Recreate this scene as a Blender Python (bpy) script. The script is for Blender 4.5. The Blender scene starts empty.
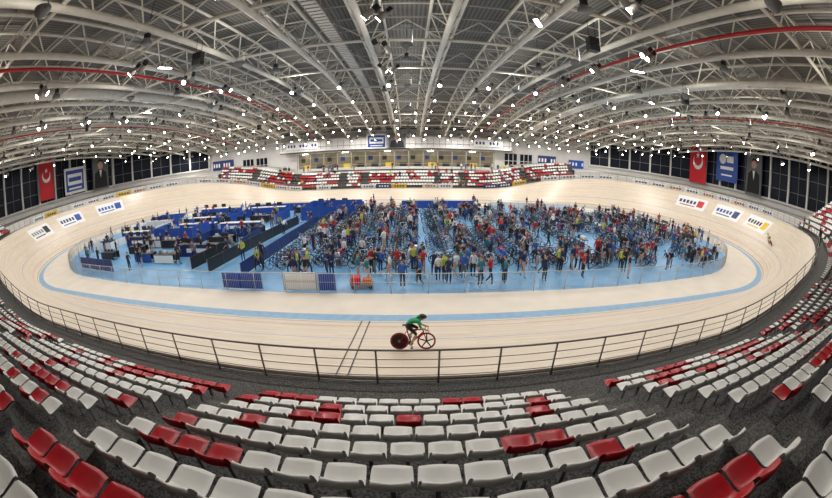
import bpy, math, random
import numpy as np
from mathutils import Vector, Matrix
random.seed(7)
S=bpy.context.scene
try:
    S.view_settings.view_transform='Standard'
except Exception as e: print(e)

# ---------------------------------------------------------------- materials
def mat(name,col,rough=.6,metal=0.,emit=None,es=1.,noise=0.,nscale=8.,bump=0.,spec=.5,alpha=1.):
    m=bpy.data.materials.new(name); m.use_nodes=True
    nt=m.node_tree; b=nt.nodes['Principled BSDF']
    b.inputs['Base Color'].default_value=(*col,1); b.inputs['Roughness'].default_value=rough
    b.inputs['Metallic'].default_value=metal
    b.inputs['Specular IOR Level'].default_value=spec
    if alpha<1: b.inputs['Alpha'].default_value=alpha
    if emit: 
        b.inputs['Emission Color'].default_value=(*emit,1); b.inputs['Emission Strength'].default_value=es
    if noise>0 or bump>0:
        tc=nt.nodes.new('ShaderNodeTexCoord'); n=nt.nodes.new('ShaderNodeTexNoise')
        n.inputs['Scale'].default_value=nscale; n.inputs['Detail'].default_value=5
        nt.links.new(tc.outputs['Object'],n.inputs['Vector'])
        if noise>0:
            r=nt.nodes.new('ShaderNodeValToRGB')
            r.color_ramp.elements[0].position=.35; r.color_ramp.elements[1].position=.65
            r.color_ramp.elements[0].color=tuple(c*(1-noise) for c in col)+(1,)
            r.color_ramp.elements[1].color=tuple(min(1,c*(1+noise)) for c in col)+(1,)
            nt.links.new(n.outputs['Fac'],r.inputs['Fac']); nt.links.new(r.outputs['Color'],b.inputs['Base Color'])
        if bump>0:
            bp=nt.nodes.new('ShaderNodeBump'); bp.inputs['Strength'].default_value=bump
            nt.links.new(n.outputs['Fac'],bp.inputs['Height']); nt.links.new(bp.outputs['Normal'],b.inputs['Normal'])
    return m

def wood_mat():
    m=bpy.data.materials.new('track_timber'); m.use_nodes=True; nt=m.node_tree; b=nt.nodes['Principled BSDF']
    uv=nt.nodes.new('ShaderNodeUVMap'); uv.uv_map='UVMap'
    br=nt.nodes.new('ShaderNodeTexBrick'); br.inputs['Scale'].default_value=1
    br.inputs['Brick Width'].default_value=5.5; br.inputs['Row Height'].default_value=.16
    br.inputs['Mortar Size'].default_value=.005
    br.inputs['Color1'].default_value=(.79,.69,.57,1); br.inputs['Color2'].default_value=(.70,.60,.48,1)
    br.inputs['Mortar'].default_value=(.52,.43,.33,1)
    mp=nt.nodes.new('ShaderNodeMapping'); mp.inputs['Scale'].default_value=(.6,6,1)
    n=nt.nodes.new('ShaderNodeTexNoise'); n.inputs['Scale'].default_value=1.2; n.inputs['Detail'].default_value=6
    bw=nt.nodes.new('ShaderNodeValToRGB'); bw.color_ramp.elements[0].color=(.6,.55,.5,1); bw.color_ramp.elements[1].color=(1,1,1,1); bw.color_ramp.elements[0].position=.2; bw.color_ramp.elements[1].position=.6
    mx=nt.nodes.new('ShaderNodeMix'); mx.data_type='RGBA'; mx.blend_type='MULTIPLY'; mx.inputs[0].default_value=.35
    nt.links.new(uv.outputs[0],br.inputs['Vector']); nt.links.new(uv.outputs[0],mp.inputs[0]); nt.links.new(mp.outputs[0],n.inputs['Vector'])
    nt.links.new(n.outputs['Fac'],bw.inputs[0])
    nt.links.new(br.outputs['Color'],mx.inputs[6]); nt.links.new(bw.outputs['Color'],mx.inputs[7])
    nt.links.new(mx.outputs[2],b.inputs['Base Color']); b.inputs['Roughness'].default_value=.38
    return m
def deck_mat():
    m=bpy.data.materials.new('roof_deck_metal'); m.use_nodes=True; nt=m.node_tree; b=nt.nodes['Principled BSDF']
    tc=nt.nodes.new('ShaderNodeTexCoord'); w=nt.nodes.new('ShaderNodeTexWave'); w.bands_direction='X'
    w.inputs['Scale'].default_value=1.1
    r=nt.nodes.new('ShaderNodeValToRGB'); r.color_ramp.elements[0].color=(.07,.067,.06,1); r.color_ramp.elements[1].color=(.19,.18,.16,1)
    nt.links.new(tc.outputs['Object'],w.inputs['Vector']); nt.links.new(w.outputs['Fac'],r.inputs['Fac']); nt.links.new(r.outputs['Color'],b.inputs['Base Color'])
    b.inputs['Roughness'].default_value=.55
    return m

M={}
M['wood']=wood_mat(); M['deck']=deck_mat()
M['apron']=mat('apron_concrete',(.75,.68,.59),.5,noise=.05,nscale=.6)
M['blueband']=mat('blue_band_paint',(.25,.42,.61),.45,noise=.08,nscale=3)
M['black']=mat('black_paint',(.015,.015,.018),.5)
M['redline']=mat('red_line',(.6,.05,.05),.5)
M['blueline']=mat('blue_line',(.1,.2,.6),.5)
M['bluefloor']=mat('blue_infield_floor',(.16,.39,.66),.35,noise=.16,nscale=.5)
M['conc']=mat('terrace_concrete',(.085,.083,.08),.85,noise=.8,nscale=26,bump=.2)
M['concl']=mat('light_concrete',(.36,.35,.33),.8,noise=.15,nscale=1.5)
M['step']=mat('step_concrete',(.13,.127,.12),.8,noise=.5,nscale=20)
M['white']=mat('white_wall_paint',(.68,.67,.65),.6,noise=.03,nscale=1)
M['glass']=mat('dark_window_glass',(.006,.010,.022),.35,spec=.15)
M['glass2']=mat('gallery_glass',(.09,.08,.05),.2,emit=(1,.82,.5),es=.13,noise=.5,nscale=.5)
M['beam']=mat('cream_steel_paint',(.76,.72,.63),.45,noise=.05,nscale=2)
M['beamd']=mat('grey_steel',(.36,.345,.315),.5)
M['redpipe']=mat('red_sprinkler_pipe',(.50,.015,.02),.4)
M['rail']=mat('railing_steel',(.22,.195,.175),.35,metal=.6)
M['raill']=mat('light_railing_steel',(.5,.5,.5),.35,metal=.5)
M['seatw']=mat('white_seat_plastic',(.80,.79,.76),.35,noise=.04,nscale=1.3)
M['seatr']=mat('red_seat_plastic',(.47,.006,.016),.32)
M['red']=mat('red_fabric',(.62,.01,.02),.6)
M['navy']=mat('navy_panel',(.015,.035,.16),.5)
M['blue']=mat('blue_panel',(.015,.075,.38),.5)
M['wht']=mat('white_print',(.85,.85,.85),.5)
M['yellow']=mat('yellow_print',(.8,.55,.03),.5)
M['dark']=mat('dark_plastic',(.018,.018,.02),.4)
M['grey']=mat('grey_equipment',(.22,.22,.23),.5)
M['green']=mat('green_jersey',(.01,.30,.10),.55)
M['skin']=mat('skin',(.55,.33,.24),.5)
M['hair']=mat('dark_hair',(.02,.013,.01),.6)
M['lampm']=mat('lamp_lens',(.9,.9,.9),.3,emit=(1,.98,.93),es=30)
M['redframe']=mat('red_bike_paint',(.45,.012,.025),.25)
M['c1']=mat('cloth_navy',(.02,.03,.09),.8); M['c2']=mat('cloth_black',(.018,.018,.02),.8)
M['c3']=mat('cloth_white',(.7,.7,.7),.8); M['c4']=mat('cloth_red',(.42,.03,.03),.8)
M['c5']=mat('cloth_royal',(.03,.12,.42),.8); M['c6']=mat('cloth_grey',(.16,.16,.17),.8)
M['c7']=mat('cloth_yellow',(.5,.55,.08),.8); M['c8']=mat('cloth_teal',(.03,.20,.24),.8)
M['orange']=mat('orange_plastic',(.6,.16,.04),.5)
M['discm']=mat('disc_wheel_carbon',(.035,.012,.014),.5,spec=.2)
M['lip']=M['c4']

# ---------------------------------------------------------------- mesh builder
class MB:
    def __init__(s): s.v=[];s.f=[];s.m=[];s.mats=[];s.uv=None;s.sm=[]
    def mi(s,k):
        if k not in s.mats: s.mats.append(k)
        return s.mats.index(k)
    def face(s,pts,k,sm=False):
        b=len(s.v); s.v.extend(tuple(p) for p in pts); s.f.append(tuple(range(b,b+len(pts)))); s.m.append(s.mi(k)); s.sm.append(sm)
    def add(s,V,F,K,sm=True,Mx=None):
        b=len(s.v)
        if Mx is not None:
            A=np.array(Mx); V=np.asarray(V)@A[:3,:3].T+A[:3,3]
            V=[tuple(p) for p in V.tolist()]
        s.v.extend(V); s.f.extend(tuple(i+b for i in f) for f in F)
        if isinstance(K,str): 
            i=s.mi(K); s.m.extend([i]*len(F))
        else: s.m.extend(s.mi(k) for k in K)
        s.sm.extend([sm]*len(F))
    def box(s,c,d,k,ax=None):
        c=Vector(c); X,Y,Z=ax if ax else (Vector((1,0,0)),Vector((0,1,0)),Vector((0,0,1)))
        h=[x/2 for x in d]; V=[]
        for i in (-1,1):
            for j in (-1,1):
                for l in (-1,1): V.append(tuple(c+X*(i*h[0])+Y*(j*h[1])+Z*(l*h[2])))
        F=[(0,1,3,2),(4,6,7,5),(0,4,5,1),(2,3,7,6),(0,2,6,4),(1,5,7,3)]
        s.add(V,F,k,False)
    def tube(s,pts,r,k,n=8,closed=False,cap=True):
        P=[Vector(p) for p in pts]; N=len(P); V=[];F=[]
        rr=r if isinstance(r,(list,tuple)) else [r]*N
        for i,p in enumerate(P):
            if closed: d=P[(i+1)%N]-P[i-1]
            else: d=P[min(i+1,N-1)]-P[max(i-1,0)]
            d.normalize(); up=Vector((0,0,1)) if abs(d.z)<.9 else Vector((0,1,0))
            a=d.cross(up).normalized(); b=a.cross(d)
            for j in range(n):
                t=2*math.pi*(j+.5)/n; V.append(tuple(p+(a*math.cos(t)+b*math.sin(t))*rr[i]))
        L=N if closed else N-1
        for i in range(L):
            for j in range(n):
                F.append((i*n+j,i*n+(j+1)%n,((i+1)%N)*n+(j+1)%n,((i+1)%N)*n+j))
        if cap and not closed: F.append(tuple(range(n))[::-1]); F.append(tuple(range((N-1)*n,N*n)))
        s.add(V,F,k,True)
    def ball(s,c,rad,k,nu=10,nv=7,rot=None):
        V=[];F=[]
        for i in range(nv+1):
            ph=math.pi*i/nv
            for j in range(nu):
                th=2*math.pi*j/nu
                q=Vector((math.sin(ph)*math.cos(th)*rad[0],math.sin(ph)*math.sin(th)*rad[1],math.cos(ph)*rad[2]))
                if rot: q=rot@q
                V.append(tuple(Vector(c)+q))
        for i in range(nv):
            for j in range(nu): F.append((i*nu+j,(i+1)*nu+j,(i+1)*nu+(j+1)%nu,i*nu+(j+1)%nu))
        s.add(V,F,k,True)
    def obj(s,name,parent=None,uvs=None):
        me=bpy.data.meshes.new(name); me.from_pydata(s.v,[],s.f)
        for k in s.mats: me.materials.append(M[k])
        me.polygons.foreach_set('material_index',s.m); me.polygons.foreach_set('use_smooth',s.sm)
        if uvs is not None:
            u=me.uv_layers.new(name='UVMap'); u.data.foreach_set('uv',np.array(uvs,dtype=np.float32).ravel())
        me.update(); o=bpy.data.objects.new(name,me); S.collection.objects.link(o)
        if parent: o.parent=parent
        return o
def empty(name,loc=(0,0,0)):
    o=bpy.data.objects.new(name,None); o.location=loc; S.collection.objects.link(o); return o

# ---------------------------------------------------------------- track curve
HS,R,CY=26.,18.4,32.4
P=4*HS+2*math.pi*R
def sm(x): x=max(0,min(1,x)); return x*x*(3-2*x)
def fold(t): return abs(((t+P/2)%P)-P/2)
def AP(t): return 3.2+1.5*sm((fold(t)-14)/26)
def WD(t): return 6.15+.85*sm((fold(t)-14)/24)
def loop(t):
    t=((t+P/2)%P)-P/2; sg=1 if t>=0 else -1; d=abs(t)
    if d<=HS: p=(d,CY-R); n=(0,-1)
    elif d<=HS+math.pi*R:
        a=(d-HS)/R; n=(math.sin(a),-math.cos(a)); p=(HS+R*n[0],CY+R*n[1])
    else: dd=d-HS-math.pi*R; p=(HS-dd,CY+R); n=(0,1)
    q=d if d<P/4 else P/2-d
    bank=math.radians(12+30*sm((q-15)/22))
    return Vector((p[0]*sg,p[1],0)),Vector((n[0]*sg,n[1],0)),bank
def surf(t,v,up=0):
    p,n,b=loop(t)
    if v<0: return p+n*v+Vector((0,0,up))
    return p+n*(v*math.cos(b)-up*math.sin(b))+Vector((0,0,v*math.sin(b)+up*math.cos(b)))
def rim(t,o=0,z=0):
    p,n,b=loop(t); w=WD(t); return p+n*(w*math.cos(b)+o)+Vector((0,0,w*math.sin(b)+z))
def rimz(t): return WD(t)*math.sin(loop(t)[2])

NT=300
strips=[('ap',-.65,'apron'),(-.65,0,'blueband'),(0,.2,'wood'),(.2,.24,'black'),(.24,.85,'wood'),(.85,.885,'redline'),(.885,2.5,'wood'),(2.5,2.535,'blueline'),(2.535,4.8,'wood'),(4.8,'w','wood')]
tb=MB(); uvs=[]
for i in range(NT):
    t0=-P/2+P*i/NT; t1=-P/2+P*(i+1)/NT
    for a,b,k in strips:
        a0,a1=(-AP(t0),-AP(t1)) if a=='ap' else (a,a)
        b0,b1=(WD(t0),WD(t1)) if b=='w' else (b,b)
        tb.face([surf(t0,a0),surf(t0,b0),surf(t1,b1),surf(t1,a1)],k,True)
        uvs+= [(t0,a0),(t0,b0),(t1,b1),(t1,a1)]
tr=tb.obj('velodrome_track',uvs=uvs)
mk=MB()
def patch(b,t0,t1,v0,v1,k,up=.012,n=4):
    for i in range(n):
        a=t0+(t1-t0)*i/n; c=t0+(t1-t0)*(i+1)/n
        b.face([surf(a,v0,up),surf(a,v1,up),surf(c,v1,up),surf(c,v0,up)],k)
patch(mk,.78,.825,0,WD(0),'black',n=1); patch(mk,1.14,1.185,0,WD(0),'black',n=1)
for t,c1,c2 in ((-53.8,'blue','navy'),(-47.0,'dark','grey'),(-61.3,'blue','c5'),(54.6,'navy','blue'),(48.5,'yellow','dark'),(61.0,'redline','navy')):
    L=2.3
    patch(mk,t-L*1.05,t+L*1.05,3.8,6.3,'wht',.015,8)
    patch(mk,t-L*.85,t-L*.4,4.4,5.8,c1,.025,3)
    for q in range(5):
        a=t-L*.28+q*.58; patch(mk,a,a+.38,4.8,5.5,c2,.025,1)
    patch(mk,t-L*.28,t+L*.8,4.25,4.45,c1,.025,3)
mk.obj('track_line_markings').parent=tr

fb=MB()
N=120; ring=[surf(-P/2+P*i/N,-AP(-P/2+P*i/N)+.05)+Vector((0,0,-.02)) for i in range(N)]
fb.face(ring,'bluefloor')
fb.obj('floor_infield')

fe=MB(); NF=220
top=[surf(-P/2+P*i/NF,-AP(-P/2+P*i/NF))+Vector((0,0,1.15)) for i in range(NF)]
for z in (0,-.5,-1.0): fe.tube([p+Vector((0,0,z)) for p in top],.028 if z==0 else .014,'raill',5,closed=True)
for i in range(NF):
    p=top[i]; 
    if i%2==0: fe.tube([p,p-Vector((0,0,1.15))],.03,'raill',5)
    q=top[(i+1)%NF]
    for k in range(1,8):
        a=p.lerp(q,k/8); fe.tube([a,a-Vector((0,0,1.0))],.008,'raill',3,cap=False)
fe.obj('infield_fence')

rl=MB()
NR=256
for z,r in ((1.12,.034),(.82,.014),(.55,.014),(.28,.014),(.06,.02)):
    rl.tube([rim(-P/2+P*i/NR,.2,z) for i in range(NR)],r,'rail',6,closed=True)
t=-P/2
while t<P/2:
    p=rim(t,.2,0); rl.tube([p,p+Vector((0,0,1.12))],.03,'rail',6)
    sc=(R+5)/R if HS<abs(t)<HS+math.pi*R else 1
    t+=1.7/sc
for i in range(NR):
    a=-P/2+P*i/NR; c=-P/2+P*(i+1)/NR
    rl.face([rim(a,.02,-.02),rim(c,.02,-.02),rim(c,.02,.10),rim(a,.02,.10)],'beam')
rl.obj('track_rim_railing')

# ---------------------------------------------------------------- stands
OUT=[(-62,-14),(62,-14),(62,54),(44,72),(-44,72),(-62,54)]
def wdist(p,n):
    best=1e9
    for i in range(len(OUT)):
        a=Vector((*OUT[i],0)); b=Vector((*OUT[(i+1)%len(OUT)],0)); e=b-a
        den=n.x*e.y-n.y*e.x
        if abs(den)<1e-9: continue
        d=a-p; s=(d.x*e.y-d.y*e.x)/den; u=(d.x*n.y-d.y*n.x)/den
        if s>0 and -1e-6<=u<=1+1e-6: best=min(best,s)
    return best
O0,TR,RI=1.25,.82,.5
TN=43.5
TF=31.
NEARROWS=13; FARROWS=5
def back(t,oo,z):
    p,n,bk=loop(t); r=p+n*(WD(t)*math.cos(bk)); d=wdist(r,n)-.12
    return rim(t,max(oo+.1,d),z)
def terrace(ts,rows,O0):
    b=MB()
    for i in range(len(ts)-1):
        a,c=ts[i],ts[i+1]
        def q(o0,z0,o1,z1,k='conc'):
            b.face([rim(a,o0,z0),rim(c,o0,z0),rim(c,o1,z1),rim(a,o1,z1)],k)
        q(.0,0,O0,0,'conc')
        for j in range(rows):
            if j>0: q(O0+TR*j,RI*(j-1),O0+TR*j,RI*j)
            q(O0+TR*j,RI*j,O0+TR*(j+1),RI*j)
        oo=O0+TR*rows; q(oo,RI*(rows-1),oo,RI*rows)
        b.face([rim(a,oo,RI*rows),rim(c,oo,RI*rows),back(c,oo,RI*rows),back(a,oo,RI*rows)],'concl')
    for t in (ts[0],ts[-1]):
        for j in range(rows): 
            b.face([rim(t,O0+TR*j,-2),rim(t,O0+TR*(j+1),-2),rim(t,O0+TR*(j+1),RI*j),rim(t,O0+TR*j,RI*j)],'concl')
        oo=O0+TR*rows
        b.face([rim(t,oo,-2),back(t,oo,-2),back(t,oo,RI*rows),rim(t,oo,RI*rows)],'concl')
    return b
near_ts=[-TN+2*TN*i/90 for i in range(91)]
AI=[-1.4-9.5*k for k in range(6)]+[7.4+9.5*k for k in range(6)]
tb=terrace(near_ts,NEARROWS,O0)
for a in AI:
    if abs(a)>TN-1: continue
    for j in range(1,NEARROWS+1):
        p,n,bk=loop(a); tdir=Vector((-n.y,n.x,0))
        c=rim(a,O0+TR*j-.2,RI*(j-1)+RI/4); tb.box(c,(1.1,.4,RI/2),'step',(tdir,n,Vector((0,0,1))))
tb.obj('grandstand_terrace')
OF=2.1
far_ts=[P/2-TF+2*TF*i/30 for i in range(31)]
tb=terrace(far_ts,FARROWS,OF); tb.obj('grandstand_terrace.001')
pb=MB()
for sg in (-1,1):
    ts=[sg*(TN+(P/2-TF-TN)*i/30) for i in range(31)]
    for i in range(30):
        a,c=ts[i],ts[i+1]
        def q(o0,z0,o1,z1,k): pb.face([rim(a,o0,z0),rim(c,o0,z0),rim(c,o1,z1),rim(a,o1,z1)],k)
        q(0,0,3,0,'concl')
        def at(t,z,far=False):
            v=back(t,3,0) if far else rim(t,3,0); v.z=z; return v
        pb.face([rim(a,3,0),rim(c,3,0),at(c,5.6),at(a,5.6)],'white')
        pb.face([at(a,5.6),at(c,5.6),at(c,5.6,1),at(a,5.6,1)],'concl')
pb.obj('floor_promenade')
def seat_template(nu,prof):
    V=[];F=[]
    for (y,z,hw,up,fw) in prof:
        for i in range(nu):
            u=-1+2*i/(nu-1)
            V.append((u*hw, y+fw*u*u, z+up*(u**4 if nu>5 else u*u)))
    for a in range(len(prof)-1):
        for i in range(nu-1): F.append((a*nu+i,a*nu+i+1,(a+1)*nu+i+1,(a+1)*nu+i))
    return V,F
prof=[(.235,.36,.17,0,-.03),(.25,.405,.20,0,-.03),(.235,.43,.215,.01,-.03),(.17,.425,.225,.03,-.01),(.06,.41,.23,.045,0),(-.06,.405,.232,.05,.01),(-.14,.425,.232,.04,.03),(-.19,.48,.232,.01,.05),(-.215,.56,.232,0,.06),(-.235,.65,.228,-.005,.06),(-.245,.705,.214,-.02,.055),(-.255,.732,.198,-.035,.05),(-.275,.742,.196,-.045,.05),(-.292,.73,.205,-.045,.05),(-.297,.69,.219,-.035,.05),(-.285,.60,.226,-.01,.055)]
SV,SF=seat_template(9,prof)
prof_l=[prof[i] for i in (1,2,5,8,11,14)]
LV,LF=seat_template(4,prof_l)
def put_seats(name,ts0,ts1,rows,V,F,aisles,aw,brk,O0,redp):
    b=MB(); rnd=random.Random(8)
    for j in range(rows):
        o=O0+TR*(j+.5)-.02; t=ts0; run=0;rc='seatw'
        while t<ts1:
            p,n,bk=loop(t); sc=1
            if HS<fold(t)<HS+math.pi*R: sc=(R+WD(t)*math.cos(bk)+o)/R
            t+=.505/sc
            if any(abs(t-a)<aw/sc for a in aisles): continue
            if run<=0:
                rc='seatr' if rnd.random()<redp(t,j) else 'seatw'
                run=rnd.choice([1,1,2,3] if abs(t-3)>4 else [1,1,1,2]) if rc=='seatr' else rnd.choice([1,2,3])
            run-=1
            p,n,bk=loop(t); f=-n; x=Vector((f.y,-f.x,0)); c=rim(t,o,RI*j+.002)
            Mx=Matrix(((x.x,f.x,0,c.x),(x.y,f.y,0,c.y),(x.z,f.z,1,c.z),(0,0,0,1)))
            b.add(V,F,rc,True,Mx)
            if brk:
                b.box(c+Vector((0,0,.2))+f*.05,(.06,.10,.4),'grey',(x,f,Vector((0,0,1))))
                b.box(c+Vector((0,0,.39))+f*.05,(.34,.26,.02),'grey',(x,f,Vector((0,0,1))))
    return b.obj(name)
put_seats('stadium_seats',-TN+.5,TN-.5,NEARROWS,SV,SF,AI,.62,True,O0,lambda t,j:.2 if -2<t<8 and j<5 else (.42 if abs(t-3)<9 else .28))
put_seats('stadium_seats.001',P/2-TF+.5,P/2+TF-.5,FARROWS,LV,LF,[P/2+x for x in (-24,-12.5,-8,5,9,18,26)],.7,False,OF,lambda t,j:.42)

# ---------------------------------------------------------------- walls
def roofz(x,y): return 17-(4.6 if y>30 else 1.6)*((y-30)/42)**2-1.5*(x/62)**2
def wall(name,a,b,band=True,wz0=6.9,wz1=14.6,step=4.4):
    A=Vector((*a,0)); B=Vector((*b,0)); L=(B-A).length; d=(B-A)/L; nin=Vector((-d.y,d.x,0))
    w=MB(); n=max(1,int(L/3))
    for i in range(n):
        p=A+d*(L*i/n); q=A+d*(L*(i+1)/n)
        w.face([p,q,Vector((q.x,q.y,roofz(q.x,q.y))),Vector((p.x,p.y,roofz(p.x,p.y)))],'white')
    o=w.obj(name)
    if band:
        g=MB(); mid=(A+B)/2; U=Vector((0,0,1))
        k=int(L/step)
        def zt(c): return min(wz1,roofz(c.x,c.y)-.6)
        for i in range(k+1):
            c=A+d*(.3+(L-.6)*i/k)+nin*.3; z1=zt(c); g.box(c+U*((wz0+z1)/2),(.4,.5,z1-wz0+.4),'white',(d,nin,U))
            if i<k:
                cc=A+d*(.3+(L-.6)*(i+.5)/k)+nin*.06; z2=zt(cc)
                g.box(cc+U*((wz0+z2)/2),((L-.6)/k-.3,.08,z2-wz0),'glass',(d,nin,U))
                for z in (wz0+1.9,wz0+4.4):
                    if z<z2: g.box(cc+nin*.08+U*z,((L-.6)/k,.08,.08),'grey',(d,nin,U))
                c=cc+nin*.07; g.box(c+U*((wz0+z2)/2),(.07,.08,z2-wz0),'grey',(d,nin,U))
        g.box(mid+nin*.3+U*(wz0-.15),(L,.6,.3),'white',(d,nin,U))
        g.obj('window_'+name.replace('wall_',''),o)
    return o
wall('wall_right',OUT[1],OUT[2]); wall('wall_far_right',OUT[2],OUT[3]); wf=wall('wall_far',OUT[3],OUT[4],False)
wall('wall_far_left',OUT[4],OUT[5]); wall('wall_left',OUT[5],OUT[0]); wall('wall_near',OUT[0],OUT[1],False)
gb=MB(); gb.face([Vector((x,y,-.1)) for x,y in OUT],'concl'); gb.obj('floor')
# glazed gallery with a lit interior
g=MB()
g.box((0,70.9,4.45),(42,1.9,.5),'white'); g.box((0,70.9,8.15),(42,1.9,.4),'white')
g.box((0,71.6,6.3),(41,.1,3.6),'glass2')
for i in range(15): g.box((-20.3+2.9*i,69.95,6.3),(.16,.16,3.6),'beamd')
g.box((0,69.95,7.0),(41,.06,.08),'beamd'); g.box((0,69.95,5.3),(41,.06,.08),'beamd')
for i in range(14):
    x=-18.85+2.9*i
    g.box((x,70.9,7.9),(1.2,.2,.05),'lampm' if i%3==0 else 'wht'); g.box((x+.3,71.2,5.1),(1.4,.6,.8),'dark' if i%3 else 'yellow'); g.box((x-.6,71.5,6.6),(.9,.06,1.0),'navy' if i%2 else 'dark')
g.box((0,70.6,9.55),(48,2.4,2.4),'white')
g.box((0,69.35,8.3),(48,.12,.2),'dark'); g.box((0,69.35,9.3),(48,.1,.1),'grey'); 
for i in range(40): g.box((-23.4+1.2*i,69.35,9.6),(.06,.08,1.6),'grey')
g.obj('commentary_gallery')
wn=MB()
for x0 in (-33,-29.5,24.5,28):
    wn.box((x0,71.9,6.3),(2.8,.12,3.1),'glass')
    for dx in (-1.45,-.5,.5,1.45): wn.box((x0+dx,71.8,6.3),(.12,.16,3.2),'white')
    for z in (4.75,6.3,7.9): wn.box((x0,71.8,z),(3,.16,.12),'white')
wn.obj('window_far',wf)

# ---------------------------------------------------------------- banners
def frame_axes(n):
    z=Vector((0,0,1)); x=z.cross(n).normalized(); return x,n,z
def banner(name,c,n,w,h,bg,style):
    n=Vector(n); x,n,z=frame_axes(n); c=Vector(c); b=MB()
    b.box(c,(w,.06,h),bg,(x,n,z))
    def disc(u,v,r,k,e,N=20):
        b.face([c+x*(u+r*math.cos(2*math.pi*i/N))+z*(v+r*math.sin(2*math.pi*i/N))+n*e for i in range(N)],k)
    def rect(u,v,ww,hh,k,e): b.box(c+x*u+z*v+n*(e/2+.03),(ww,e,hh),k,(x,n,z))
    if style=='flag':
        disc(0,.6,w*.30,'wht',.05); disc(0,.6+w*.09,w*.24,'red',.07)
        pts=[]
        for i in range(10):
            r=w*.13 if i%2==0 else w*.05; a=math.pi/2+i*math.pi/5
            pts.append(c+x*(r*math.cos(a))+z*(.6+w*.26+r*math.sin(a))+n*.09)
        b.face(pts,'wht')
    if style=='logo':
        if bg=='wht':
            rect(0,0,w*.86,h*.8,'blue',.04); rect(0,h*.05,w*.7,h*.42,'wht',.06); rect(0,h*.05,w*.6,h*.16,'blue',.08); rect(0,-h*.3,w*.62,h*.07,'wht',.06)
        else:
            disc(-w*.2,h*.2,w*.16,'wht',.05); rect(w*.15,h*.2,w*.3,h*.2,'wht',.05); rect(0,-h*.08,w*.6,h*.10,'wht',.05); rect(0,-h*.3,w*.5,h*.05,'wht',.05)
    if style=='portrait':
        disc(0,h*.2,w*.17,'skin',.06); disc(0,h*.26,w*.165,'hair',.055)
        b.face([c+x*a+z*q+n*.065 for a,q in ((-w*.42,-h*.45),(w*.42,-h*.45),(w*.36,-.02*h),(w*.12,h*.07),(-w*.12,h*.07),(-w*.36,-.02*h))],'c2')
        b.face([c+x*a+z*q+n*.075 for a,q in ((-w*.08,h*.06),(0,-h*.16),(w*.08,h*.06))],'wht')
    if style=='text':
        m=int(w/.7)
        for i in range(m): 
            if i%4!=3: rect(-w*.42+w*.84*i/max(1,m-1),0,.38,h*.4,'wht' if bg!='wht' else 'navy',.04)
    return b.obj(name)
banner('national_flag_banner',(-60.8,33,10.9),(1,0,0),3.8,7.2,'red','flag')
banner('sponsor_banner',(-60.8,41,9.6),(1,0,0),6,5,'wht','logo')
banner('portrait_banner',(-60.8,49,10.2),(1,0,0),5,7.2,'c6','portrait')
banner('national_flag_banner.001',(60.8,51,10.2),(-1,0,0),5.2,7.4,'red','flag')
banner('sponsor_banner.001',(60.8,42.3,10.9),(-1,0,0),6,6,'blue','logo')
banner('portrait_banner.001',(60.8,35,10.4),(-1,0,0),4,7.6,'c6','portrait')
banner('event_banner',(-3.5,69.2,9.9),(0,-1,0),4,3.0,'wht','logo')
banner('portrait_banner.002',(.6,69.2,9.9),(0,-1,0),3.4,3.0,'c6','portrait')
banner('title_banner',(-40,71.8,7.2),(0,-1,0),6,2.2,'navy','text')
banner('title_banner.001',(-19,69.2,9.7),(0,-1,0),7,1.4,'wht','text')
banner('title_banner.002',(33,71.8,6.9),(0,-1,0),4.4,2,'navy','text')
banner('title_banner.003',(40.5,71.8,6.6),(0,-1,0),4,1.8,'blue','text')
banner('title_banner.004',(19,69.2,9.7),(0,-1,0),6,1.4,'wht','text')
ab=MB(); rnd=random.Random(3)
t=TN+4
while t<P-TN-4:
    k=rnd.choice(['wht','wht','wht','wht','yellow','beam','navy','beam','wht'])
    L=2.6
    if rnd.random()<.75:
        for i in range(2):
            a=t+L*i/2; c=t+L*(i+1)/2-(.1 if i else 0)
            ab.face([rim(a,.5,.05),rim(c,.5,.05),rim(c,.5,.8),rim(a,.5,.8)],k)
        for i in range(4):
            a=t+.4+i*.45; ab.face([rim(a,.47,.3),rim(a+.28,.47,.3),rim(a+.28,.47,.55),rim(a,.47,.55)],'navy' if k in('wht','yellow') else ('c4' if k=='beam' else 'wht'))
    t+=L
ab.obj('advertising_boards')

# ---------------------------------------------------------------- roof
rb=MB(); nx,ny=40,30
G=[[Vector((-62.1+124.2*i/nx,-14.1+86.2*j/ny,0)) for j in range(ny+1)] for i in range(nx+1)]
for i in range(nx):
    for j in range(ny):
        q=[G[i][j],G[i][j+1],G[i+1][j+1],G[i+1][j]]
        rb.face([Vector((p.x,p.y,roofz(p.x,p.y))) for p in q],'deck',True)
rb.obj('ceiling')
tr=MB()
def ymax(x): return min(71.6,71.6-(abs(x)-44)) if abs(x)>44 else 71.6
XS=[.4+4.8*k for k in range(-12,13)]; bay=3.6
for x in XS:
    ys=[]; y=-13.6
    while y<=ymax(x): ys.append(y); y+=bay
    bot=[Vector((x,y,roofz(x,y)-2.0)) for y in ys]
    tr.tube(bot,.19,'beam',8)
    for s in (-1,1): tr.tube([Vector((x+s*.95,y,roofz(x,y)-.4)) for y in ys],.11,'beam',6)
    for i in range(len(ys)-1):
        ym=(ys[i]+ys[i+1])/2
        for s in (-1,1):
            tp=Vector((x+s*.95,ym,roofz(x,ym)-.4))
            tr.tube([bot[i],tp],.05,'beam',5,cap=False); tr.tube([bot[i+1],tp],.05,'beam',5,cap=False)
        tr.tube([Vector((x-.95,ym,roofz(x,ym)-.4)),Vector((x+.95,ym,roofz(x,ym)-.4))],.05,'beam',5,cap=False)
y=-12
while y<71:
    xs=[v for v in XS if ymax(v)>y]
    tr.tube([Vector((v,y,roofz(v,y)-.25)) for v in xs],.07,'beamd',5); y+=2.4
y=-10; 
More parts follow.
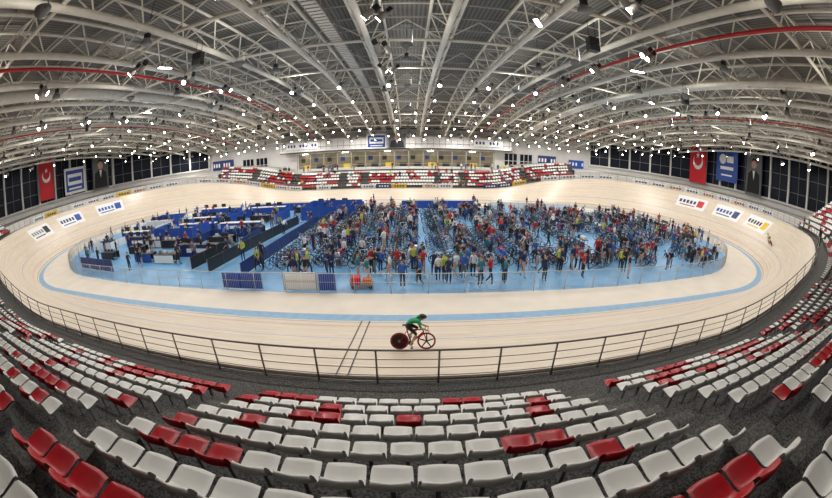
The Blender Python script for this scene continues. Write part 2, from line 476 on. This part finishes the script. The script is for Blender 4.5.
while y<71:
    xs=[v for v in XS if ymax(v)>y]
    tr.tube([Vector((v,y,roofz(v,y)-1.85)) for v in xs],.12,'beam',6)
    for i in range(len(xs)-1):
        xm=(xs[i]+xs[i+1])/2; tp=Vector((xm,y,roofz(xm,y)-.3))
        for v in (xs[i],xs[i+1]): tr.tube([Vector((v,y,roofz(v,y)-1.85)),tp],.05,'beam',5,cap=False)
    y+=8
tr.obj('roof_truss_structure')
pp=MB()
for x in (-15.2,16.6):
    pp.tube([Vector((x,y,roofz(x,y)-2.25)) for y in range(-13,70,4)],.10,'redpipe',8)
    for y in range(-10,70,8): pp.tube([Vector((x,y,roofz(x,y)-2.25)),Vector((x,y,roofz(x,y)-.3))],.02,'redpipe',5)
for x in (-33,35): pp.tube([Vector((x,y,roofz(x,y)-2.25)) for y in range(-13,70,4)],.07,'redpipe',8)
pp.obj('sprinkler_pipes')
dk=MB()
for x in (-22.4,26.0):
    dk.tube([Vector((x,y,roofz(x,y)-1.5)) for y in range(-13,70,4)],.42,'beam',14)
dk.obj('air_ducts')
cw=MB()
for y in range(-12,68,2):
    z0=roofz(-1.8,y)-1.6; z1=roofz(-1.8,y+2)-1.6
    for dx in (-.4,.4):
        cw.tube([(-1.8+dx,y,z0),(-1.8+dx,y+2,z1)],.04,'beamd',5,cap=False); cw.tube([(-1.8+dx,y,z0+.9),(-1.8+dx,y+2,z1+.9)],.025,'beamd',5,cap=False); cw.tube([(-1.8+dx,y,z0),(-1.8+dx,y,z0+.9)],.02,'beamd',4,cap=False)
    for q in range(4): cw.box((-1.8,y+.25+q*.5,z0+(z1-z0)*(.12+q*.25)),(.8,.3,.03),'beam')
cw.obj('ceiling_catwalk')

lampgrp=empty('high_bay_lamps'); lm=MB()
ld=bpy.data.lights.new('high_bay','AREA'); ld.shape='DISK'; ld.size=.45; ld.energy=405; ld.color=(1,.96,.90)
for y in (12,24,36,47,57,66):
    for k in range(-5,6):
        x=.4+9.6*k+(2.4 if y in(24,47,66) else 0)
        if y>ymax(x)-2 or abs(x)>56: continue
        z=roofz(x,y)-2.9
        lm.tube([(x,y,z+.04),(x,y,z+.16),(x,y,z+.42)],[.34,.32,.12],'grey',14); lm.box((x,y,z+.5),(.26,.26,.3),'dark'); lm.tube([(x,y,z+.4),(x,y,z+2.6)],.02,'dark',5)
        o=bpy.data.objects.new('lamp_light',ld); o.location=(x,y,z); S.collection.objects.link(o); o.parent=lampgrp
lm.obj('lamp_housings',lampgrp)
up=bpy.data.lights.new('ceiling_fill_light','AREA'); up.shape='DISK'; up.size=.6; up.energy=85; up.color=(1,.95,.86)  # added fill, aimed upward to brighten roof deck and trusses
ulm=MB()  # made-up housings to go with the added ceiling fill
for y in (4,18,30,42,54,64):
    for k in range(-5,6):
        x=2.8+9.6*k
        if y>ymax(x)-2 or abs(x)>56: continue
        z=roofz(x,y)-3.4
        o=bpy.data.objects.new('ceiling_fill_light',up); o.location=(x,y,z); o.rotation_euler=(math.pi,0,0); S.collection.objects.link(o); o.parent=lampgrp
        ulm.tube([(x,y,z-.35),(x,y,z-.2),(x,y,z-.03)],[.1,.28,.34],'grey',12); ulm.tube([(x+.36,y,z-.1),(x+.36,y,z+1.6)],.02,'grey',5); ulm.box((x+.2,y,z-.15),(.4,.05,.05),'grey')
ulm.obj('ceiling_fill_housings',lampgrp)
fl=MB()
def flood(x,y,yaw,s=1.,lens='lampm'):
    z=roofz(x,y)-2.8
    d=Vector((math.sin(yaw),math.cos(yaw),-.9)).normalized(); xx=d.cross(Vector((0,0,1))).normalized(); zz=xx.cross(d)
    c=Vector((x,y,z)); 
    fl.tube([c-d*.35*s,c-d*.2*s,c+d*.1*s,c+d*.16*s],[.08*s,.14*s,.17*s,.19*s],'beamd',12)
    fl.tube([c+d*.15*s,c+d*.17*s],.14*s,lens,12)
    fl.box(c-d*.45*s,(.2*s,.25*s,.2*s),'dark',(xx,d,zz))
    fl.tube([c+Vector((0,0,.1)),c+Vector((0,0,.9))],.025,'beamd',5)
def tubelamp(x,y,yaw):
    z=roofz(x,y)-2.6; d=Vector((math.sin(yaw),math.cos(yaw),0)); xx=Vector((d.y,-d.x,0)); c=Vector((x,y,z))
    fl.box(c,(.3,1.1,.1),'beamd',(xx,d,Vector((0,0,1)))); fl.box(c-Vector((0,0,.07)),(.16,1.0,.04),'lampm',(xx,d,Vector((0,0,1))))
    for s in(-.45,.45): fl.tube([c+d*s,c+d*s+Vector((0,0,1))],.015,'dark',4)
fr=random.Random(2)
for k,x in enumerate(XS):
    for y in (10,15,21,27,33,41,48,54,60,65,69):
        if y<ymax(x)-2:
            if y<30 and (k+y)%3: continue
            if y<30 and abs(x-3)<14: yw=fr.choice([.5,-.5,1.4,-1.4])
            else: yw=math.pi+fr.uniform(-.9,.9)
            flood(x+.7,y,yw,1.25 if y<35 else 1.0)
            if y<30: flood(x+1.3,y+.3,fr.choice([.6,1.5,4.8,5.5]),1.2)
            if y>45 and fr.random()<.7: flood(x-1.3,y+1,math.pi+fr.uniform(-.8,.8))
for x,y,a in ((-3,11,1.3),(9,15,.6),(18,19,1.9),(-12,17,.4),(26,27,1.1),(-24,28,.2),(-34,18,.7)): tubelamp(x,y,a)
fl.obj('spotlights')
sp=MB()
for x,y in ((-28,22),(-8.5,16),(12,15),(24,20),(31,26),(-20,50),(10,52),(28,48),(-35,40)):
    z=roofz(x,y)-3.0
    for i in range(2): sp.box((x,y,z-.4*i),(.6,.45,.36),'dark')
    for s in(-.2,.2): sp.tube([(x+s,y,z),(x+s,y,z+1.2)],.015,'dark',4)
sp.obj('loudspeaker_arrays')

# ---------------------------------------------------------------- people
def skin_person(J,E,sub=1):
    names=list(J); idx={n:i for i,n in enumerate(names)}
    me=bpy.data.meshes.new('sk'); me.from_pydata([J[n][0] for n in names],[(idx[a],idx[b]) for a,b,_ in E],[])
    o=bpy.data.objects.new('sk',me); S.collection.objects.link(o)
    m=o.modifiers.new('s','SKIN'); 
    for i,n in enumerate(names):
        r=J[n][1]; r=r if isinstance(r,tuple) else (r,r)
        me.skin_vertices[0].data[i].radius=r; me.skin_vertices[0].data[i].use_root=(n=='pelvis')
    ss=o.modifiers.new('b','SUBSURF'); ss.levels=sub; ss.render_levels=sub
    dg=bpy.context.evaluated_depsgraph_get(); dg.update(); ev=o.evaluated_get(dg).to_mesh()
    V=[tuple(v.co) for v in ev.vertices]; F=[tuple(p.vertices) for p in ev.polygons]
    segs=[(Vector(J[a][0]),Vector(J[b][0]),tag) for a,b,tag in E]
    T=[]
    for f in F:
        c=sum((Vector(V[i]) for i in f),Vector())/len(f); best=None;bd=9
        for a,b,tag in segs:
            e=b-a; u=max(0,min(1,(c-a).dot(e)/e.length_squared)); d=(c-a-e*u).length
            if d<bd: bd=d;best=tag
        T.append(best)
    bpy.data.objects.remove(o); return V,F,T
EDG=[('pelvis','spine','top'),('spine','chest','top'),('chest','neck','top'),('neck','jaw','skin'),('jaw','head','skin'),('head','crown','hair')]
for s in 'LR':
    EDG+=[('chest','sh'+s,'top'),('sh'+s,'el'+s,'top'),('el'+s,'wr'+s,'arm'),('wr'+s,'ha'+s,'skin'),('pelvis','hp'+s,'leg'),('hp'+s,'kn'+s,'leg'),('kn'+s,'an'+s,'leg'),('an'+s,'to'+s,'shoe')]
def base():
    J={'pelvis':((0,0,.97),(.15,.11)),'spine':((0,0,1.14),(.135,.10)),'chest':((0,-.01,1.34),(.16,.11)),'neck':((0,0,1.49),.055),
       'jaw':((0,.02,1.56),(.062,.07)),'head':((0,.01,1.65),(.078,.095)),'crown':((0,0,1.72),(.06,.07))}
    for s,g in (('L',1),('R',-1)):
        J.update({'sh'+s:((.18*g,0,1.41),.058),'el'+s:((.23*g,-.02,1.13),.043),'wr'+s:((.24*g,.06,.89),.03),'ha'+s:((.24*g,.09,.80),(.022,.036)),
          'hp'+s:((.09*g,0,.90),.088),'kn'+s:((.10*g,.02,.50),.06),'an'+s:((.105*g,-.01,.09),.042),'to'+s:((.12*g,.14,.04),(.04,.03))})
    return J
def setj(J,**k):
    for n,p in k.items(): J[n]=(p,J[n][1])
    return J
def add_face(V,F,T,J):
    h=Vector(J['head'][0]); b=MB()
    def bx(c,d,k): b.box(c,d,k)
    bx(h+Vector((0,.098,-.03)),(.025,.035,.045),'skin'); 
    for g in(-1,1): bx(h+Vector((.032*g,.09,0)),(.022,.012,.01),'hair'); bx(h+Vector((.082*g,0,-.01)),(.015,.035,.055),'skin')
    bx(h+Vector((0,.09,-.068)),(.045,.012,.01),'lip')
    n=len(V); V=V+b.v; F=F+[tuple(i+n for i in q) for q in b.f]; T=T+[{'skin':'skin','hair':'hair','lip':'top'}[b.mats[i]] for i in b.m]
    return V,F,T
poses=[]
poses.append(base())
poses.append(setj(base(),elL=(.24,.08,1.15),wrL=(.14,.30,1.14),haL=(.10,.38,1.16),elR=(-.25,.05,1.15),wrR=(-.16,.28,1.08),haR=(-.12,.36,1.08)))
poses.append(setj(base(),knL=(.1,.18,.53),anL=(.1,.2,.10),toL=(.11,.35,.05),knR=(-.1,.0,.5),anR=(-.1,-.25,.16),toR=(-.1,-.14,.05),wrR=(-.24,.16,.93),haR=(-.23,.22,.87),elL=(.23,-.1,1.15),wrL=(.24,-.1,.9),haL=(.24,-.1,.81)))
poses.append(setj(base(),spine=(0,.1,1.12),chest=(0,.24,1.27),neck=(0,.34,1.38),jaw=(0,.40,1.43),head=(0,.42,1.51),crown=(0,.43,1.58),shL=(.18,.26,1.31),shR=(-.18,.26,1.31),elL=(.22,.36,1.05),elR=(-.22,.36,1.05),wrL=(.15,.5,.92),wrR=(-.15,.5,.92),haL=(.13,.56,.88),haR=(-.13,.56,.88)))
J=base()
for k in J: p,r=J[k]; J[k]=((p[0],p[1],p[2]-.47),r)
setj(J,hpL=(.09,.05,.45),hpR=(-.09,.05,.45),knL=(.12,.46,.5),knR=(-.12,.46,.5),anL=(.12,.44,.09),anR=(-.12,.44,.09),toL=(.13,.58,.04),toR=(-.13,.58,.04),wrL=(.18,.28,.58),wrR=(-.18,.28,.58),haL=(.14,.36,.57),haR=(-.14,.36,.57),elL=(.23,.05,.66),elR=(-.23,.05,.66))
poses.append(J)
PT=[]
for J in poses:
    V,F,T=skin_person(J,EDG,1); V,F,T=add_face(V,F,T,J); PT.append((V,F,T))
prn=random.Random(11)
def put_person(b,x,y,z,yaw,pose=0,top=None,leg=None):
    V,F,T=PT[pose]; top=top or prn.choice(['c1','c2','c2','c2','c3','c4','c5','c6','c1','c5','c2','c8','c3','c1','c6','c4','c7','c1','c2','c2']); leg=leg or prn.choice(['c2','c2','c1','c6','c1','skin'])
    arm='skin' if prn.random()<.5 else top; mp={'top':top,'arm':arm,'skin':'skin','hair':'hair','leg':leg,'shoe':prn.choice(['c3','dark'])}
    s=prn.uniform(.94,1.06); Mx=Matrix.Translation((x,y,z))@Matrix.Rotation(yaw,4,'Z')@Matrix.Scale(s,4)
    b.add(V,F,[mp[t] for t in T],True,Mx)

# ---------------------------------------------------------------- bikes
def bike_template(frame='redframe',disc=False,hi=False):
    b=MB(); n1=32 if hi else 14; n2=8 if hi else 4
    for cx,front in ((-.41,False),(.57,True)):
        V=[];F=[]
        for i in range(n1):
            a=2*math.pi*i/n1
            for j in range(n2):
                c=2*math.pi*(j+.5)/n2; rr=.325+(.015 if hi else .027)*math.cos(c)
                V.append((cx+rr*math.cos(a),.018*math.sin(c),.345+rr*math.sin(a)))
        for i in range(n1):
            for j in range(n2): F.append((i*n2+j,i*n2+(j+1)%n2,((i+1)%n1)*n2+(j+1)%n2,((i+1)%n1)*n2+j))
        b.add(V,F,'dark',True)
        if hi:
            V=[];F=[]
            for i in range(n1):
                a=2*math.pi*i/n1
                for rr,yy in ((.312,.014),(.275,.013),(.275,-.013),(.312,-.014)): V.append((cx+rr*math.cos(a),yy,.345+rr*math.sin(a)))
            for i in range(n1):
                for j in range(4): F.append((i*4+j,i*4+(j+1)%4,((i+1)%n1)*4+(j+1)%4,((i+1)%n1)*4+j))
            b.add(V,F,'redframe',False)
        if disc and not front:
            for s in (-1,1):
                b.face([(cx+.29*math.cos(2*math.pi*i/n1),s*.012,.345+.29*math.sin(2*math.pi*i/n1)) for i in range(n1)],'discm')
                b.face([(cx+.06*math.cos(2*math.pi*i/n1),s*.016,.345+.06*math.sin(2*math.pi*i/n1)) for i in range(n1)],'grey')
        else:
            ns=5 if hi else 6
            for i in range(ns):
                a=2*math.pi*i/ns+.3; b.tube([(cx,0,.345),(cx+.31*math.cos(a),0,.345+.31*math.sin(a))],[.03,.02] if hi else .007,'dark' if hi else 'grey',6 if hi else 3,cap=False)
            b.tube([(cx,-.05,.345),(cx,.05,.345)],.03,'dark',8 if hi else 5)
    k=8 if hi else 5
    def T(a,c,r,m=frame): b.tube([a,c],r,m,k)
    BB=(0,0,.29); ST=(-.14,0,.80); HT=(.43,0,.80) if hi else (.43,0,.84); HB=(.46,0,.70)
    hz=-.06 if hi else 0
    T(BB,ST,.024); T(ST,HT,.022); T(BB,HB,.032); T(HT,HB,.024)
    for s in (-1,1):
        T((0,s*.03,.29),(-.41,s*.05,.345),.012); T((-.13,s*.02,.76),(-.41,s*.05,.345),.010)
        T((.465,s*.035,.69),(.57,s*.045,.345),.014)
    T(ST,(-.19,0,.97),.014,'dark')
    b.box((-.17,0,.985),(.26,.10,.035),'dark'); b.box((-.07,0,.985),(.12,.045,.03),'dark')
    T(HT,(.45,0,.90+hz),.015,'dark'); T((.45,0,.9+hz),(.52,0,.90+hz),.015,'dark')
    b.tube([(.52,-.2,.90+hz),(.52,.2,.90+hz)],.013,'dark',k)
    for s in (-1,1):
        b.tube([(.52,s*.2,.90+hz),(.62,s*.2,.89+hz),(.65,s*.2,.83+hz),(.60,s*.2,.78+hz),(.54,s*.2,.78+hz)],.013,'dark',k)
    b.tube([(0,-.07,.29),(0,.07,.29)],.018,'dark',k)
    nn=16 if hi else 8
    b.tube([(0,-.05,.29),(0,-.056,.29)],.095,'dark',nn)
    T((0,-.08,.29),(.02,-.08,.125),.011,'dark'); T((0,.08,.29),(-.02,.08,.455),.011,'dark')
    b.box((.03,-.13,.12),(.09,.08,.02),'dark'); b.box((-.01,.13,.46),(.09,.08,.02),'dark')
    b.tube([(0,-.053,.38),(-.41,-.053,.37)],.006,'dark',3); b.tube([(0,-.053,.2),(-.41,-.053,.31)],.006,'dark',3)
    return b
def put_bike(b,tp,Mx,frame):
    b.add(tp.v,tp.f,[(frame if tp.mats[i]=='redframe' else tp.mats[i]) for i in tp.m],False,Mx)
BT=bike_template()
def cyclist(name,loc,yaw,lean,jersey):
    e=empty(name,loc); e.rotation_euler=(lean,0,yaw); e.scale=(.96,.96,.96)
    bk=bike_template('redframe',True,True); bk.obj('track_bicycle',e)
    J={'pelvis':((-.18,0,1.05),(.13,.12)),'spine':((.0,0,1.14),(.12,.105)),'chest':((.22,0,1.18),(.15,.11)),'neck':((.35,0,1.21),.055),
       'jaw':((.42,0,1.215),(.06,.06)),'head':((.465,0,1.27),(.08,.09)),'crown':((.46,0,1.34),(.06,.06))}
    for s,g in (('L',1),('R',-1)):
        J.update({'sh'+s:((.27,.17*g,1.16),.06),'el'+s:((.36,.21*g,.93),.044),'wr'+s:((.55,.20*g,.87),.03),'ha'+s:((.61,.20*g,.855),(.03,.035))})
    J.update({'hpL':((-.13,.09,.99),.09),'hpR':((-.13,-.09,.99),.09),'knL':((.27,.11,.83),.062),'anL':((-.07,.12,.53),.04),'toL':((.06,.125,.485),(.038,.03)),
      'knR':((.20,-.11,.66),.062),'anR':((-.02,-.12,.235),.04),'toR':((.10,-.125,.15),(.038,.03))})
    ED=[]
    for a,b,t in EDG:
        if (a[:2],b[:2])==('kn','an'): t='skin'
        ED.append((a,b,t))
    V,F,T=skin_person(J,ED,2)
    b=MB(); mp={'top':jersey,'arm':'skin','skin':'skin','hair':'dark','leg':'c2','shoe':'c3'}
    b.add(V,F,[mp[t] for t in T],True)
    dx,dz=.035,-.16
    b.ball((.515+dx,0,1.425+dz),(.022,.014,.022),'skin'); 
    for g in(-1,1): b.ball((.50+dx,.032*g,1.45+dz),(.012,.014,.009),'dark'); b.ball((.43+dx,.085*g,1.42+dz),(.02,.01,.03),'skin')
    b.ball((.485+dx,0,1.375+dz),(.012,.024,.006),'c4')
    b.ball((.40+dx,0,1.475+dz),(.145,.10,.085),'dark',16,10,Matrix.Rotation(.25,3,'Y'))
    b.tube([(.36+dx,0,1.48+dz),(.25+dx,0,1.46+dz),(.17+dx,0,1.43+dz)],[.085,.06,.015],'green' if jersey=='green' else 'dark',10)
    for g in (-1,1):
        for i,l in enumerate((.045,.05,.047,.038)):
            x0=.585+.02*i; y0=.2*g; z0=.865
            b.tube([(x0,y0-.02*g,z0),(x0+.012,y0+.012*g,z0),(x0+.014,y0+.028*g,z0-.02),(x0+.008,y0+.02*g,z0-.02-l*.6)],.0085,'skin',6)
        b.tube([(.57,y0-.03*g,.86),(.60,y0-.04*g,.84),(.62,y0-.03*g,.825)],.01,'skin',6)
    b.obj('rider',e)
    return e
pr=surf(3.02,3.7); cyclist('track_cyclist',(pr.x,pr.y,pr.z),0,-math.radians(7),'green')
tq=42.6; pr=surf(tq,3.0); p,n,bk=loop(tq)
cyclist('track_cyclist.001',(pr.x,pr.y,pr.z),math.atan2(n.x,-n.y),-bk*.6,'c7')

# ---------------------------------------------------------------- infield contents
RI_=R-4.7
def inside(x,y,m):
    dx=max(0,abs(x)-HS); return math.hypot(dx,y-CY)<RI_-m+(1.3 if abs(x)<18 and y<CY else 0)
YN=CY-R+3.2; YF=CY+RI_
rk=MB(); bikes=MB(); crowd=MB(); tables=MB()
fc=['dark','dark','wht','c5','grey','c8','dark','dark','navy','redframe']
def tb_table(tx,ty,w,l,k):
    tables.box((tx,ty,.73),(w,l,.04),k)
    for a in(-w*.42,w*.42):
        for c in(-l*.44,l*.44): tables.tube([(tx+a,ty+c,0),(tx+a,ty+c,.72)],.018,'grey',5)
x=-5.8; nb=0; col=0
while x<39:
    y=YN+2.9+prn.uniform(0,1.6)
    while y<YF-3:
        L=prn.choice([2.4,3.2,4.0])
        if inside(x,y,1) and inside(x,y+L,1) and prn.random()<.92:
            for yy in (y,y+L):
                rk.tube([(x-.35,yy,0),(x,yy,1.05),(x+.35,yy,0)],.02,'grey',5)
            rk.tube([(x,y,1.05),(x,y+L,1.05)],.022,'grey',5)
            for i in range(int(L/.38)):
                if prn.random()<.85:
                    yb=y+.2+i*.38; s=1 if i%2 else -1
                    Mx=Matrix.Translation((x+s*.25,yb,0.0))@Matrix.Rotation((0 if s>0 else math.pi)+prn.uniform(-.25,.25),4,'Z')@Matrix.Rotation(prn.uniform(-.12,.12),4,'X')
                    put_bike(bikes,BT,Mx,prn.choice(fc)); nb+=1
            for i in range(prn.choice([3,5,7,8])):
                px=x+1.35+prn.uniform(-.5,.5); py=y+prn.uniform(-1.2,L+.9)
                if inside(px,py,.5): put_person(crowd,px,py,0,prn.uniform(0,6.28),prn.choice([0,1,1,2,3]))
            tx=x+1.4; ty=y+prn.uniform(.6,L-.4)
            if prn.random()<.85:
                tb_table(tx,ty,.6,1.5,prn.choice(['dark','dark','blue','navy','grey','blue']))
                for q in range(3): tables.box((tx+prn.uniform(-.1,.1),ty-.4+.4*q,.75+.11),(.25,.3,.22),prn.choice(['red','dark','blue','grey','dark','wht']))
                tables.box((tx,ty,.2),(.4,.6,.4),prn.choice(['dark','navy','grey']))
        y+=L+prn.choice([1.2,1.6,2.0])
    x+=2.6 if col%4!=3 else 3.4
    col+=1
print('bikes',nb)
for i in range(80):
    px=prn.uniform(-5,36); py=YN+1.0+abs(prn.gauss(0,2.6))
    if inside(px,py,.7): put_person(crowd,px,py,0,prn.uniform(0,6.28),prn.choice([0,1,2,2]))
pens=MB()
def fence_panel(b,a,c,h,k):
    a=Vector((*a,0)); c=Vector((*c,0)); L=(c-a).length; d=(c-a)/L; n=Vector((-d.y,d.x,0)); m=max(1,round(L/2))
    for i in range(m):
        q=a+d*(L*(i+.5)/m); b.box(q+Vector((0,0,h/2+.04)),(L/m-.06,.04,h-.06),k,(d,n,Vector((0,0,1))))
        for s in(0,1): 
            r=a+d*(L*(i+s)/m); b.tube([r,r+Vector((0,0,h+.05))],.025,'grey',5)
def pen(x0,y0,x1,y1,k='navy',h=1.0,openside=0):
    s=[((x0,y0),(x1,y0)),((x1,y0),(x1,y1)),((x1,y1),(x0,y1)),((x0,y1),(x0,y0))]
    for i,(a,c) in enumerate(s):
        if i!=openside: fence_panel(pens,a,c,h,k)
pen(-25,29,-19,32.5,'blue',1.5,2); pen(-33,32,-27.5,36,'wht',1.2,0); pen(-18.5,36,-12,41,'blue',1.2,0); pen(-26,39,-20,43,'blue',1.2,0)
pen(-17.5,26,-11.5,30.5,'navy',.9,0); pen(-9.5,38,-3,43.5,'blue',1.6,1); pen(-35,26,-30.5,29,'wht',.9,2); pen(-34,38,-29,41,'blue',1.2,0)
fence_panel(pens,(-11.2,20),(-9.2,36),1.0,'dark'); fence_panel(pens,(-8,19.3),(-6.9,36),1.0,'navy'); fence_panel(pens,(-13.2,20.5),(-12.4,25.5),1.0,'dark')
fence_panel(pens,(-29,19.9),(-22,19.2),1.1,'navy'); fence_panel(pens,(-36,24.2),(-31,21),1.1,'navy')
fence_panel(pens,(-4.2,YN+.25),(-2.2,YN+.25),1.1,'wht'); fence_panel(pens,(-2.1,YN+.25),(-1.1,YN+.25),1.1,'blue'); fence_panel(pens,(-8.4,YN+.25),(-5.6,YN+.25),1.0,'blue')
fence_panel(pens,(2,YF-.6),(12,YF-.6),1.1,'blue'); fence_panel(pens,(-20,YF-.6),(-3,YF-.6),1.1,'blue'); fence_panel(pens,(14,YF-.6),(26,YF-.6),1.,'wht')
pens.obj('paddock_barrier_panels')
# long booth counters with screens
bc=MB()
for (cx,cy,L,k) in ((-21.5,33.6,5.5,'blue'),(-30,30.6,5,'blue'),(-15,24.2,4.5,'navy'),(-23,37.4,5,'blue'),(-15.2,33.2,5,'blue'),(-31,36.9,4,'blue'),(-16,43.4,5,'blue'),(-26,45,5,'blue'),(-26.5,27.6,4,'navy'),(-7.2,45,5,'blue')):
    bc.box((cx,cy,.5),(L,.6,1.0),k); bc.box((cx,cy,1.03),(L+.1,.75,.06),'wht' if k=='blue' else 'dark'); bc.box((cx,cy-.31,.55),(L*.5,.02,.35),'wht')
    for i in range(3):
        sx=cx-L*.33+i*L*.33; bc.box((sx,cy+.05,1.4),(.75,.05,.45),'dark'); bc.tube([(sx,cy+.05,1.05),(sx,cy+.05,1.2)],.03,'grey',5)
bc.obj('booth_counters')
for (tx,ty) in ((-23.5,27.5),(-20.8,27.2),(-17.5,22.4),(-24,25),(-18.5,34.8),(-27,38),(-13,32),(-15,38.6),(-23,41),(-6.5,40.5),(-22,30.8),(-30,34),(-14.6,28.2),(-27,23),(-20.5,22.6),(-33,27.6),(-11,44)):
    tables.box((tx,ty,.74),(2.4,1.0,.05),'dark'); tables.box((tx,ty-.47,.38),(2.4,.03,.68),prn.choice(['dark','dark','wht','blue'])); tables.box((tx,ty+.47,.38),(2.4,.03,.68),'dark')
    for a in(-1.1,1.1): tables.tube([(tx+a,ty,0),(tx+a,ty,.72)],.03,'grey',5)
    for q in range(3): tables.box((tx-.7+.6*q,ty,.76+.12),(.35,.05,.25),prn.choice(['grey','wht','dark'])) 
for i in range(130):
    px=prn.uniform(-38,-7); py=prn.uniform(YN+2,YF-1)
    if inside(px,py,.8): put_person(crowd,px,py,0,prn.uniform(0,6.28),prn.choice([0,1,2,2,3]))
for i in range(14):
    px=prn.uniform(-36,-9); py=prn.uniform(YN+3,YF-2)
    if inside(px,py,1.2): put_bike(bikes,BT,Matrix.Translation((px,py,0))@Matrix.Rotation(prn.uniform(0,3),4,'Z'),prn.choice(fc))
for px,py in ((2.6,YN+.8),(7,YN+.9),(12,YF+1.6),(-2,YF+1.8),(20,YF+1.7)): 
    put_person(crowd,px,py,0,prn.uniform(0,6.28),0)
seatrow=random.Random(4)
for i in range(60):
    j=seatrow.randrange(0,FARROWS); t=P/2+seatrow.uniform(-TF+1,TF-1); c=rim(t,OF+TR*(j+.5),RI*j)
    put_person(crowd,c.x,c.y-.02,c.z,math.pi,4)
for i in range(34):
    x=seatrow.uniform(-24,24); put_person(crowd,x,67.4,rimz(P/2)+RI*FARROWS,math.pi+seatrow.uniform(-.6,.6),0)
for t,o in ((33.5,.6),(34.3,.6),(39,.6),(40.4,.6),(-38,.6)):
    p,n,b_=loop(t); c=rim(t,o,0); put_person(crowd,c.x,c.y,c.z,math.atan2(n.x,-n.y),0,'c2','c2')
rk.obj('bicycle_racks'); bikes.obj('parked_bicycles'); crowd.obj('crowd_of_people'); tables.obj('team_pit_tables')
sg=MB(); bx=.3; by=YN+.9
sg.box((bx,by,.22),(1.3,.6,.06),'grey'); 
for a in(-.5,.5):
    for c in(-.25,.25): sg.tube([(bx+a,by+c-.03,.1),(bx+a,by+c+.03,.1)],.1,'dark',10)
sg.box((bx-.35,by,.45),(.5,.5,.4),'red'); sg.box((bx+.3,by,.40),(.5,.45,.3),'orange'); sg.tube([(bx-.62,by-.25,.2),(bx-.7,by-.25,.95),(bx-.7,by+.25,.95),(bx-.62,by+.25,.2)],.02,'grey',6)
sg.obj('equipment_trolley')

# ---------------------------------------------------------------- world + camera
w=bpy.data.worlds.new('world'); S.world=w; w.use_nodes=True
w.node_tree.nodes['Background'].inputs[0].default_value=(.01,.012,.02,1)
cd=bpy.data.cameras.new('camera'); cam=bpy.data.objects.new('camera',cd); S.collection.objects.link(cam)
cam.location=(3,0,7.4); cam.rotation_euler=(math.radians(90-15.9),0,math.radians(-1.1))
cd.type='PANO'; cd.sensor_width=36; cd.sensor_height=36*498/832; cd.sensor_fit='HORIZONTAL'
tgt=cd.cycles if hasattr(cd,'cycles') and hasattr(cd.cycles,'panorama_type') else cd
tgt.panorama_type='FISHEYE_EQUISOLID'; tgt.fisheye_lens=15.0; tgt.fisheye_fov=math.pi
cd.clip_end=500
S.camera=cam
